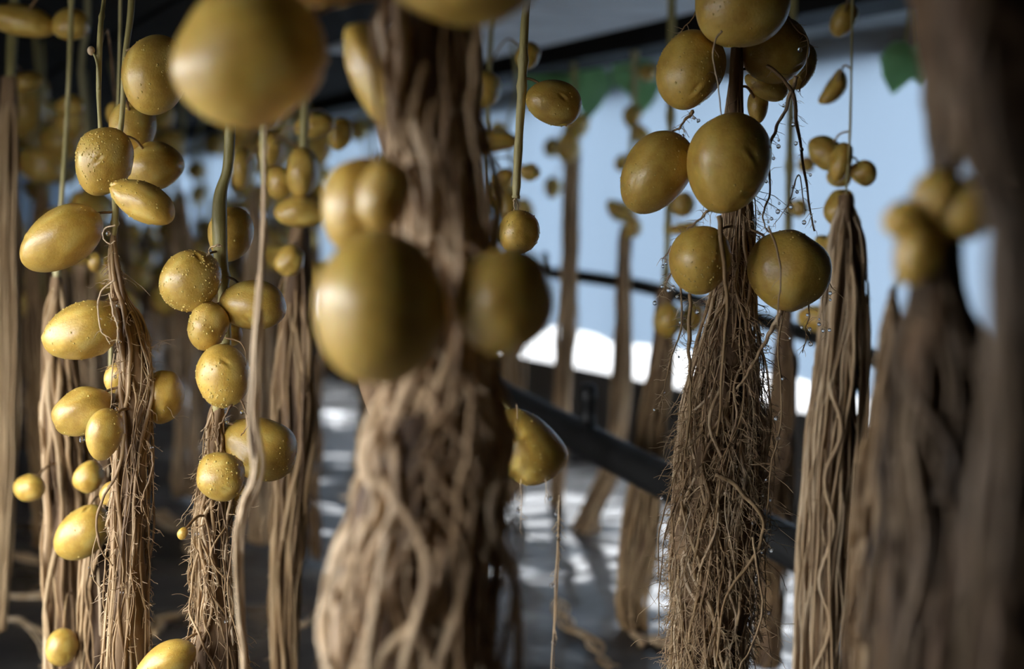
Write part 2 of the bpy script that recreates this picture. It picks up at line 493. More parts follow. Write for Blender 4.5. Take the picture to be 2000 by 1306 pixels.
def potato(px, py, w, h, rot, d, label, key, hero=True, pim=70, taper=0.0, bend=0.0, group=None, eyes=4, lump=0.045, thick=1.0, st=True):
    NP[0] += 1
    a, b = w * d / FPX / 2, h * d / FPX / 2
    c = 0.5 * (a + b) * 0.97 * thick
    me = potato_mesh(a, b, c, 100 + NP[0], 6 if pim > 0 else 5, pim, lump, taper, eyes, bend) if hero else None
    o = link('potato', me if hero else FARMESH[NP[0] % 5])
    loc = P(px, py, d)
    mat = Matrix.Translation(loc) @ (CAMROT @ Matrix.Rotation(-math.radians(rot), 3, 'Y')).to_4x4()
    if not hero: mat = mat @ Matrix.Diagonal((a, c, b, 1))
    o.matrix_basis = mat
    tag(o, label, 'potato', group)
    if hero and me.name in DOTS: link('lenticels', DOTS[me.name], o, kind='stuff')
    if st and key: stolon(o, loc, key, rise=0.5 * h * d / FPX, r=0.0007 if hero else 0.0012)
    return o

# ---- the plant lines and their root bundles
D1 = 0.80
bundle('A', 'tangled tan root bundle hanging below the oblong potatoes of the near pale yellow cluster',
       [(226, 410, 5), (222, 470, 7), (231, 560, 13), (255, 640, 24), (266, 740, 32), (260, 850, 36), (253, 1000, 39), (250, 1150, 40), (248, 1330, 42), (246, 1560, 44)],
       D1, 54, (0.0004, 0.0017), 1, hairs=1100, hair_len=0.009, core=0.80, shell=0.78, top=[(258, -40, D1 + .02), (245, 110, D1 + .02), (238, 230, D1 + .02), (226, 330, D1 + .01)], drops=8, start=(0, 0.45), wig=1.9)
bundle('A2', 'thin olive stem beside the bumpy potato, ending in a pale bud',
       [(196, 250, 3), (198, 262, 3), (200, 300, 3)], D1, 2, (0.0005, 0.0008), 2, core=0, top=[(205, -60, D1 + .02), (196, 60, D1), (193, 180, D1)], stem_r=0.0014)
bundle('B', 'brown root bundle under the string of round yellow potatoes',
       [(428, 770, 10), (420, 830, 18), (420, 900, 26), (418, 980, 36), (412, 1080, 38), (416, 1180, 42), (424, 1290, 62), (428, 1540, 80)],
       D1, 46, (0.0004, 0.0016), 3, hairs=800, hair_len=0.008, core=0.66, shell=0.7,
       top=[(452, 150, D1), (449, 260, D1), (444, 330, D1), (430, 385, D1), (430, 480, D1), (436, 560, D1 + .01), (440, 650, D1 + .01), (432, 740, D1 + .01)], stem_r=0.0030, drops=5, wig=1.5)
bundle('C', 'blurred pale bare root hanging in front of the yellow string of potatoes',
       [(514, 180, 4), (515, 420, 5), (506, 620, 6), (492, 800, 6), (498, 920, 7), (470, 1010, 6), (466, 1150, 6), (480, 1340, 6), (484, 1500, 6)],
       0.60, 6, (0.0009, 0.0014), 4, core=0.7, mat=M_PALE, top=[(514, -150, 0.60), (514, 100, 0.60)], stem_r=0.0012)
DF = 0.475
bundle('D', 'thick blurred curtain of tan roots in the middle under the two biggest potatoes',
       [(800, -120, 70), (835, 60, 105), (850, 250, 100), (875, 430, 84), (888, 600, 74), (868, 740, 104), (860, 880, 142), (838, 1050, 156), (806, 1300, 166), (800, 1620, 176)],
       DF, 120, (0.0007, 0.0026), 5, shell=0.75, hairs=500, mat=M_PALE, hair_len=0.010, hair_r=0.0003, core=0.72, top=[(800, -330, DF)], stem_r=0.004, start=(0, 0.5), drops=10, wig=1.3)
bundle('E', 'wet brown root bundle bristling with fine hairs below the dark dripping potatoes',
       [(1440, 90, 14), (1436, 250, 20), (1442, 420, 30), (1436, 560, 42), (1422, 700, 66), (1408, 850, 82), (1400, 1000, 86), (1394, 1150, 80), (1388, 1320, 76), (1386, 1560, 76)],
       0.785, 150, (0.0003, 0.0014), 6, shell=0.78, mat=M_PALE, hairs=5200, hair_len=0.014, hair_r=0.00018, core=0.76, top=[(1450, -260, .80), (1445, -60, .80)], drops=34, start=(0, 0.55), wig=1.25)
bundle('F', 'slender green stem carrying one oblong and one round potato against the pale sheet',
       [(1008, 380, 4), (1007, 400, 4), (1010, 430, 4)], 0.80, 2, (0.0005, 0.0008), 7, core=0, top=[(1040, -120, .80), (1026, 30, .80), (1020, 160, .80), (1012, 300, .80)], stem_r=0.0024)
bundle('G', 'far straight pale root hanging in front of the sheet near the middle curtain',
       [(1122, 230, 14), (1116, 320, 16), (1114, 480, 18), (1108, 640, 20), (1098, 800, 17), (1085, 1000, 14)], 2.05, 26, (0.0012, 0.004), 8, core=0.6, single=False, mat=M_PALE, top=[(1120, 100, 2.05)], stem_r=0.004)
bundle('H', 'pale root that sweeps sideways and ends in a foot on the wet liner',
       [(1222, 440, 20), (1218, 560, 18), (1216, 700, 19), (1206, 850, 22), (1180, 945, 22), (1150, 1010, 24), (1140, 1046, 40)], 1.90, 28, (0.0012, 0.004), 9, core=0.6, single=False, mat=M_PALE, top=[(1240, 120, 1.9), (1236, 250, 1.9), (1226, 380, 1.9)], stem_r=0.004)
bundle('I', 'brown root column behind the black pipe that bends over on the ground',
       [(1300, 560, 22), (1296, 660, 24), (1280, 800, 30), (1262, 950, 36), (1245, 1080, 40), (1232, 1180, 32), (1248, 1246, 24), (1300, 1270, 20), (1340, 1285, 14)], 1.43, 34, (0.0012, 0.0036), 10, core=0.7, single=False, top=[(1310, 200, 1.45), (1305, 440, 1.45)], stem_r=0.004)
bundle('J', 'narrow dark root column between the dripping bundle and the broad pale one',
       [(1538, 580, 16), (1530, 700, 22), (1522, 850, 30), (1512, 1000, 32), (1502, 1150, 30), (1496, 1300, 28)], 1.34, 34, (0.001, 0.003), 11, core=0.75, single=False, top=[(1545, 200, 1.35), (1540, 420, 1.35)], stem_r=0.004)
bundle('K', 'broad pale root column crossing in front of the black hose',
       [(1652, 380, 20), (1656, 480, 38), (1650, 620, 50), (1638, 800, 58), (1622, 1000, 60), (1610, 1200, 60), (1604, 1400, 60)], 0.99, 90, (0.0006, 0.0022), 12, hairs=200, core=0.55, wig=0.55, mat=M_PALE, top=[(1668, -200, .99), (1664, 60, .99), (1660, 260, .99)], stem_r=0.0009, start=(0, 0.45))
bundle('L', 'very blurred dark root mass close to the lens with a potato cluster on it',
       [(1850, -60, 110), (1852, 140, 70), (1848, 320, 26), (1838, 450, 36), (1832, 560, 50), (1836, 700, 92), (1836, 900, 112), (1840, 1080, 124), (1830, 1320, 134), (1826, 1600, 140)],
       0.40, 90, (0.0005, 0.0018), 13, core=0.8, mat=M_ROOT_SHADED, top=[(1870, -420, .40)], stem_r=0.003)
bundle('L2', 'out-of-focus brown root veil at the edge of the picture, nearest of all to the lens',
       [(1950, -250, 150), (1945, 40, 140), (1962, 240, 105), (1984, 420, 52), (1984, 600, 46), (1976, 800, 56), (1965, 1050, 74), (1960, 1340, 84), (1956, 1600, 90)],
       0.30, 80, (0.0004, 0.0014), 14, core=0.75, mat=M_ROOT_SHADED, top=[(1940, -600, .30)], stem_r=0.003)
bundle('L3', 'blurred pale tan roots hanging low beside the dark root mass',
       [(1745, 560, 12), (1738, 760, 34), (1728, 960, 52), (1722, 1150, 62), (1716, 1350, 70), (1716, 1600, 74)],
       0.50, 60, (0.0005, 0.0016), 15, core=0.6, top=[(1900, -300, .5), (1870, 100, .5), (1820, 420, .5)], stem_r=0.0010)
bundle('M', 'straight pale root column standing at the very edge beside the small oval potato',
       [(20, 150, 22), (16, 350, 24), (14, 600, 24), (12, 850, 22), (4, 1050, 20), (-6, 1230, 18)], 1.25, 40, (0.0008, 0.0024), 16, core=0.6, wig=0.6, mat=M_ROOT, single=False, top=[(30, -60, 1.25)], stem_r=0.004)
bundle('N', 'wide dim root column behind the pale yellow potato cluster',
       [(110, 540, 14), (112, 640, 26), (122, 800, 40), (134, 960, 48), (138, 1120, 54), (140, 1320, 56), (140, 1480, 56)], 1.02, 50, (0.0008, 0.003), 17, hairs=60, core=0.7, mat=M_ROOT, top=[(140, -60, 1.05), (135, 150, 1.05), (120, 400, 1.02)], stem_r=0.0020)
bundle('O', 'blurred tan root column between the potato string and the biggest potatoes',
       [(585, 440, 22), (580, 560, 34), (576, 700, 38), (572, 860, 40), (562, 1020, 36), (556, 1180, 30), (556, 1330, 26), (556, 1480, 20)], 1.10, 48, (0.0009, 0.003), 18, hairs=40, core=0.7, mat=M_ROOT, top=[(600, -60, 1.1), (596, 180, 1.1), (590, 340, 1.1)], stem_r=0.003)
bundle('Q', 'thin dangling hairy root below the drop-shaped potato',
       [(1084, 900, 3), (1092, 960, 4), (1090, 1060, 3), (1084, 1180, 3), (1078, 1340, 3), (1076, 1440, 3)], 0.70, 3, (0.0003, 0.0006), 19, hairs=46, hair_len=0.007, hair_r=0.00013, core=0, mat=M_PALE, top=[(900, -260, .70), (915, 300, .70), (950, 690, .70), (990, 790, .70), (1055, 850, .70)], stem_r=0.0010, drops=14)
bundle('S2', 'dim root column close behind the middle root curtain',
       [(850, -160, 70), (850, 100, 84), (850, 300, 84), (858, 460, 76), (850, 640, 88), (846, 900, 84), (836, 1330, 90), (834, 1560, 90)], 0.60, 50, (0.0008, 0.0022), 26, core=0.9, top=[(850, -300, .60)], stem_r=0.003)  # added behind the curtain only to shade the dripping cluster
bundle('S3', 'second dim root column farther behind the middle root curtain',
       [(832, -120, 50), (832, 100, 60), (832, 300, 62), (830, 480, 74), (820, 640, 88), (830, 900, 76), (824, 1330, 80), (820, 1500, 80)], 0.72, 50, (0.0008, 0.0022), 27, core=0.9, top=[(832, -260, .72)], stem_r=0.003)  # another added column, hidden, blocking light towards the dripping cluster
bundle('S', 'thin hidden root behind the middle curtain with blurred brown potatoes beside the green stem',
       [(950, 300, 4), (948, 400, 6), (945, 560, 10), (940, 800, 14), (938, 1000, 14), (936, 1330, 14)], 1.25, 10, (0.0008, 0.002), 25, core=0.6, top=[(965, -60, 1.25), (955, 150, 1.25)], stem_r=0.002, single=False)
bundle('R', 'dark root column with a hidden potato behind the near tangled bundle',
       [(205, 880, 14), (196, 1000, 26), (190, 1150, 34), (186, 1330, 36), (186, 1500, 36)], 0.93, 34, (0.0007, 0.002), 20, core=0.8, top=[(236, -60, .93), (228, 300, .93), (216, 700, .93)], stem_r=0.0010)

# pale bud on a short thread at the side of the olive stem
r_ = ROOTS['A2']; b_ = np.array(r_.location[:])
m_ = MB(); m_.tube(smooth_path(np.array([P(194, 175, D1 - .002), P(191, 130, D1 - .004), P(185, 108, D1 - .004), P(179, 101, D1 - .004)]), 14), 0.0009, 6)
link('bud_stalk', m_.mesh('bud_stalk', M_STEM, True, b_), r_)
m_ = MB(); m_.add(P(178, 99, D1 - .004) + ICO[3][0] * np.array([0.0021, 0.0021, 0.0026]), ICO[3][1])
link('bud', m_.mesh('bud', M_PALE, True, b_), r_)

# loose roots with fine hairs that leave a bundle or trail from a potato
def side_root(key, ctrl, d, r, hairs=0, hl=0.008, seed=0, drops=0, mat=None, dd=0.0):
    rng = np.random.default_rng(500 + seed)
    root = ROOTS[key]; base = np.array(root.location[:])
    n = len(ctrl)
    pts = smooth_path(np.array([P(x, y, d + dd * i / (n - 1)) for i, (x, y) in enumerate(ctrl)]), 40)
    pts += np.column_stack([wander(rng, 40, 8), wander(rng, 40, 8), wander(rng, 40, 8)]) * r * 0.5
    m_ = MB(); m_.tube(pts, np.linspace(r, r * 0.45, 40) * (1 + 0.1 * wander(rng, 40, 9)), 6)
    o = link('root_strand', m_.mesh('root_strand', mat or M_ROOT, True, base), root)
    if hairs:
        h = MB(); ends = []
        for k in range(hairs):
            i = rng.integers(2, 39); dv = rng.normal(size=3) * np.array([1, 0.7, 0.5]) + np.array([0, 0, -0.35]); dv /= np.linalg.norm(dv)
            q = [pts[i]]; ln = hl * rng.uniform(0.3, 1)
            for s_ in range(5):
                dv = dv + rng.normal(size=3) * 0.25 + np.array([0, 0, -0.12]); dv /= np.linalg.norm(dv); q.append(q[-1] + dv * ln / 5)
            h.tube(np.array(q), np.linspace(0.00019, 0.0001, 6), 3, False); ends.append(q[-1])
        f = link('fine_roots', h.mesh('fine_roots', M_PALE, True, base), o, kind='stuff')
        for k in rng.permutation(len(ends))[:drops]: DROPS.append((root, base, ends[k], rng.uniform(0.0006, 0.0013)))
    return o
E = 0.785
for k, (ct, r, hn, dr) in enumerate([
    ([(1500, 130), (1545, 175), (1555, 240), (1570, 330), (1582, 400), (1592, 450)], 0.0011, 40, 8),
    ([(1556, 150), (1536, 200), (1515, 255), (1500, 300), (1490, 340)], 0.0012, 40, 6),
    ([(1530, 20), (1560, 60), (1578, 80), (1574, 140), (1560, 180)], 0.0006, 10, 1),
    ([(1362, 5), (1356, 30), (1335, 55), (1318, 75)], 0.0004, 6, 0),
    ([(1410, 60), (1392, 100), (1402, 160), (1408, 230), (1410, 270)], 0.0006, 8, 1),
    ([(1352, 215), (1335, 240), (1316, 262), (1300, 290)], 0.0010, 40, 5),
    ([(1500, 320), (1504, 380), (1490, 420), (1500, 450), (1530, 470)], 0.0006, 30, 5),
    ([(1570, 420), (1560, 340), (1540, 400), (1510, 440)], 0.0004, 16, 4),
    ([(1405, 420), (1410, 500), (1416, 600), (1412, 720), (1405, 850)], 0.0014, 14, 0),
    ([(1395, 400), (1370, 425), (1345, 445), (1330, 460)], 0.0008, 30, 4),
    ([(1440, 480), (1444, 510), (1425, 525), (1420, 560)], 0.0006, 6, 0),
    ([(1330, 560), (1330, 640), (1310, 700), (1296, 760), (1290, 800)], 0.0006, 60, 6),
    ([(1345, 570), (1348, 680), (1346, 780), (1340, 900)], 0.0012, 70, 4),
    ([(1525, 605), (1500, 660), (1470, 710), (1440, 760)], 0.0014, 30, 2),
    ([(1533, 605), (1520, 680), (1526, 760), (1522, 840), (1508, 900), (1500, 990), (1494, 1040)], 0.0007, 34, 5),
    ([(1585, 560), (1580, 610), (1574, 650), (1568, 690)], 0.0005, 14, 4),
    ([(1608, 570), (1606, 600), (1610, 640), (1612, 660)], 0.0003, 10, 5),
    ([(1400, 925), (1450, 960), (1490, 1020), (1470, 1090), (1420, 1160), (1400, 1290)], 0.0014, 30, 0),
    ([(1330, 900), (1312, 940), (1296, 1010), (1286, 1060), (1284, 1130)], 0.0006, 40, 3),
    ([(1470, 1050), (1482, 1120), (1488, 1190), (1470, 1260), (1440, 1310)], 0.0008, 20, 0),
    ([(1318, 980), (1300, 1040), (1290, 1130), (1286, 1240)], 0.0005, 40, 2),
    ([(1460, 1000), (1485, 1030), (1500, 1070)], 0.0005, 8, 3),
    ([(1608, 530), (1625, 560), (1650, 585)], 0.0003, 6, 1),
    ([(1310, 480), (1300, 500), (1290, 505)], 0.0003, 14, 4),
    ([(1312, 530), (1300, 555), (1290, 580)], 0.0004, 20, 4),
    ([(1500, 440), (1520, 490), (1526, 550), (1520, 600), (1516, 640)], 0.0006, 6, 0),
]):
    side_root('E', ct, E - (0.056 if k in (4, 8, 25) else 0.028), r, hn, 0.009, k, dr, M_PALE if k % 3 == 1 else M_ROOT, dd=0.004)
rl = random.Random(31)
for k in range(64):                      # frizzy loose roots all around the wet bundle
    y = rl.uniform(520, 1240); sd = -1 if rl.random() < 0.62 else 1
    cx = np.interp(y, [420, 560, 700, 850, 1000, 1150, 1320], [1442, 1436, 1422, 1408, 1400, 1394, 1388])
    hw = np.interp(y, [420, 560, 700, 850, 1000, 1320], [30, 42, 66, 82, 86, 76])
    x = cx + sd * hw * rl.uniform(0.5, 1.0); ln = rl.uniform(60, 230); dr_ = sd * rl.uniform(0, 26)
    side_root('E', [(x - sd * 14, y), (x + dr_ * 0.5 + rl.uniform(-6, 6), y + ln * 0.35), (x + dr_ + rl.uniform(-8, 8), y + ln * 0.7), (x + dr_ * 1.1 + rl.uniform(-14, 14), y + ln)],
              E - rl.uniform(-0.012, 0.022), rl.uniform(0.0003, 0.0006), 16, 0.009, 700 + k, 1 if k % 4 == 0 else 0, M_PALE if k % 2 else M_ROOT)
for k, (ct, r, hn) in enumerate([
    ([(226, 440), (206, 446), (202, 464), (214, 476), (224, 470)], 0.0005, 3),
    ([(224, 548), (200, 566), (192, 590), (196, 640), (208, 660), (215, 672)], 0.0006, 14),
    ([(214, 575), (222, 610), (230, 640), (228, 668)], 0.0006, 14),
    ([(222, 690), (218, 760), (216, 800)], 0.0004, 4),
    ([(246, 850), (230, 920), (200, 970), (190, 1020), (202, 1080), (218, 1110)], 0.0011, 8),
    ([(190, 1040), (178, 1090), (184, 1130), (200, 1150)], 0.0005, 4),
    ([(290, 860), (298, 900), (282, 960), (280, 1000)], 0.0008, 8)]):
    side_root('A', ct, D1 - (0.054 if k in (1, 2) else 0.036), r, hn, 0.006, 60 + k, 1, M_PALE if k < 4 else M_ROOT)
for k, (ct, r, hn) in enumerate([
    ([(432, 480), (412, 482), (405, 500)], 0.0006, 4),
    ([(440, 660), (470, 668), (480, 690), (480, 720)], 0.0005, 0),
    ([(470, 780), (478, 800), (482, 830), (470, 850)], 0.0006, 2),
    ([(450, 790), (432, 830), (425, 870)], 0.0008, 4),
    ([(415, 800), (418, 840), (428, 880)], 0.0006, 4),
    ([(470, 970), (462, 1010), (452, 1080), (446, 1160), (460, 1230), (478, 1300)], 0.0007, 20),
    ([(400, 1020), (385, 1030), (372, 1030), (358, 1040)], 0.0005, 2)]):
    side_root('B', ct, D1 - 0.030, r, hn, 0.006, 80 + k, 1, M_ROOT)
for k, ct in enumerate([
    [(740, 300), (720, 380), (726, 440), (760, 448), (790, 400), (800, 330)],
    [(835, 120), (800, 240), (760, 330), (745, 420)],
    [(850, 200), (840, 280), (880, 400), (885, 480), (890, 560)],
    [(940, 60), (920, 200), (930, 330), (960, 450)],
    [(880, 560), (910, 680), (870, 800), (820, 900), (800, 1020), (760, 1180)],
    [(820, 740), (760, 860), (720, 980), (690, 1150), (670, 1320)],
    [(900, 700), (920, 830), (900, 960), (890, 1100), (900, 1320)]]):
    side_root('D', ct, DF - 0.030, 0.0012, 0, 0, 100 + k, 0, M_ROOT)
side_root('Q', [(1010, 790), (1016, 900), (1018, 980), (1017, 1040)], 0.69, 0.0003, 14, 0.006, 120, 4, M_PALE)
side_root('Q', [(1060, 900), (1066, 940), (1068, 970)], 0.69, 0.0003, 8, 0.005, 121, 3, M_PALE)

# ---- potatoes one can pick out, each with its own shape
near = [
 # A: pale yellow cluster
 (300, 147, 156, 128, 82, D1 - .02, 'large bumpy potato at the top of the pale cluster, just under the dark tray', 'A', 60),
 (203, 316, 134, 104, 75, D1 - .01, 'knobbly potato hanging from the thin olive stem with a dented side', 'A', 90),
 (278, 393, 140, 78, -26, D1 - .035, 'lumpy oblong potato tilted down to one side above the tangled roots', 'A', 60),
 (298, 322, 112, 92, 15, D1 + .05, 'shaded brown potato tucked behind the lumpy oblong one', 'A', 20),
 (258, 248, 108, 90, 80, D1 + .06, 'shaded potato half hidden under the large bumpy one at the top', 'A', 20),
 (118, 468, 168, 112, 38, D1 - .01, 'smooth glossy oblong potato, highest of the tilted ones on the cluster', 'A', 14),
 (160, 645, 158, 116, 22, D1 - .03, 'pimply oblong potato lying tilted against the tangled roots', 'A', 110),
 (161, 804, 124, 90, 32, D1 - .01, 'smooth oval potato with a water drop on its underside', 'A', 14),
 (204, 846, 100, 66, 78, D1 - .035, 'upright egg-shaped potato pressed against the tangled roots', 'A', 20),
 (230, 736, 64, 54, 70, D1 + .03, 'small round potato peeping out above the egg-shaped one', 'A', 10),
 (318, 776, 108, 80, 86, D1 + .01, 'shaded upright potato on the far side of the tangled roots', 'A', 20),
 (218, 962, 52, 44, 60, D1 + .035, 'small dull potato wedged behind loose roots of the tangled bundle', 'A', 0),
 # behind A
 (173, 930, 66, 58, 60, .90, 'small pale potato below the egg-shaped one, beside the tangled roots', 'R', 0),
 (162, 1040, 128, 92, 42, .88, 'oval potato low on the pale cluster, slightly out of focus', 'R', 10),
 (57, 952, 64, 54, 8, .97, 'small lone oval potato hanging near the edge beside the pale root column', 'N', 0),
 (122, 1262, 76, 62, 75, .92, 'small glossy round potato hanging lowest, near the bottom of the wide root column', 'N', 0),
 (200, 1190, 74, 40, 88, .95, 'brown shaded potato squeezed between two root columns near the bottom', 'R', 0),
 # B: string of round yellow potatoes
 (450, 458, 106, 82, 84, D1 + .025, 'upright potato behind the green stem, topmost on the string', 'B', 24),
 (371, 548, 124, 114, 55, D1 - .02, 'round warty potato covered in raised dots on the string', 'B', 170),
 (492, 597, 136, 98, -4, D1 - .01, 'smooth wide potato crossed by the blurred pale root', 'B', 14),
 (405, 636, 100, 78, 80, D1 - .02, 'small plump potato under the round warty one', 'B', 40),
 (450, 652, 50, 44, 80, D1 + .025, 'tiny shaded potato hiding behind the plump one on the string', 'B', 0),
 (437, 734, 118, 102, 80, D1 - .025, 'round dotted potato right above the thin roots of the string', 'B', 90),
 (506, 876, 162, 124, -18, D1 + .01, 'big brown-shaded potato partly covered by the blurred pale root', 'B', 30),
 (432, 929, 100, 96, 20, D1 - .035, 'round shiny potato with a small dent sitting on the brown roots', 'B', 50),
 (458, 975, 66, 56, 70, D1 + .01, 'dim potato end poking out below the round shiny one', 'B', 0),
 (357, 1041, 24, 20, 70, D1 - .03, 'tiny bead-like potato on a short thread beside the brown roots', 'B', 0),
 (322, 1296, 122, 76, 28, D1 - .03, 'pale potato cut off by the bottom edge beside the brown roots', 'B', 30),
 (452, 1290, 76, 60, -35, D1 + .02, 'small potato at the bottom edge behind the brown roots', 'B', 10),
 # D: blurred big ones
 (492, 112, 290, 272, 20, DF - .03, 'huge blurred round potato at the top, largest on the left of the middle roots', 'D', 16),
 (742, 150, 230, 110, -64, DF + .05, 'dark slanting potato in the shade behind the top of the root curtain', 'D', 0),
 (612, -42, 210, 110, 0, DF - .01, 'blurred potato cut off by the top edge between two larger ones', 'D', 0),
 (888, -60, 320, 218, -6, DF - .045, 'wide blurred potato cut off by the top edge above the root curtain', 'D', 0),
 (700, 402, 196, 156, 80, DF + .01, 'blurred pale potato touching the top of the biggest lower potato', 'D', 0),
 (748, 386, 150, 104, 75, DF - .03, 'brown potato framed by a curled root above the biggest lower potato', 'D', 0),
 (738, 604, 292, 258, 80, DF - .05, 'biggest lower potato, glowing yellow in front of the root curtain', 'D', 10),
 (981, 591, 212, 200, 60, DF - .045, 'round blurred potato on the far side of the root curtain from the biggest', 'D', 10),
 (1032, 872, 168, 124, -52, .70, 'drop-shaped wet potato peeking out beside the root curtain above the ground', 'Q', 50),
 # E: dark dripping cluster
 (1450, 4, 178, 168, 10, E - .04, 'topmost potato of the dripping cluster, cut off by the top edge', 'E', 40),
 (1347, 136, 160, 128, 80, E - .02, 'egg-shaped dark potato under the topmost one of the dripping cluster', 'E', 50),
 (1512, 96, 132, 124, 40, E + .005, 'shaded potato beneath the topmost one with loose roots trailing from it', 'E', 30),
 (1562, 128, 90, 62, 80, E + .05, 'narrow brown potato half hidden behind the shaded one with trailing roots', 'E', 20),
 (1496, 168, 90, 50, -25, E + .02, 'potato end showing under the shaded one with trailing roots', 'E', 20),
 (1480, 205, 70, 40, 88, E + .03, 'small upright potato in the dark centre of the dripping cluster', 'E', 0),
 (1278, 338, 176, 136, 62, E - .02, 'dark egg-shaped potato leaning outwards against the bright sheet', 'E', 70),
 (1424, 321, 194, 152, 88, E - .045, 'large upright oval potato in the centre of the dripping cluster', 'E', 50),
 (1366, 510, 136, 118, 82, E - .035, 'round potato with long white hairs hanging beneath it, lower in the cluster', 'E', 50),
 (1543, 527, 164, 154, -50, E - .025, 'broad potato with a thin root across its face, lowest of the dripping cluster', 'E', 60),
 # F
 (1082, 202, 112, 90, -12, .80, 'oblong brown potato hanging beside the slender green stem', 'F', 24),
 (1014, 453, 84, 78, 70, .80, 'small round potato at the tip of the slender green stem', 'F', 40),
]
for (x, y, w, h, rot, d, lab, key, pim) in near:
    tp = {'drop-shaped wet potato peeking out beside the root curtain above the ground': 0.22}.get(lab, 0.0)
    potato(x, y, w, h, rot, d, lab, key, True, pim, taper=tp if tp else (0.10 if w > 1.25 * h else 0.03), eyes=3 if pim else 2, lump=0.04)

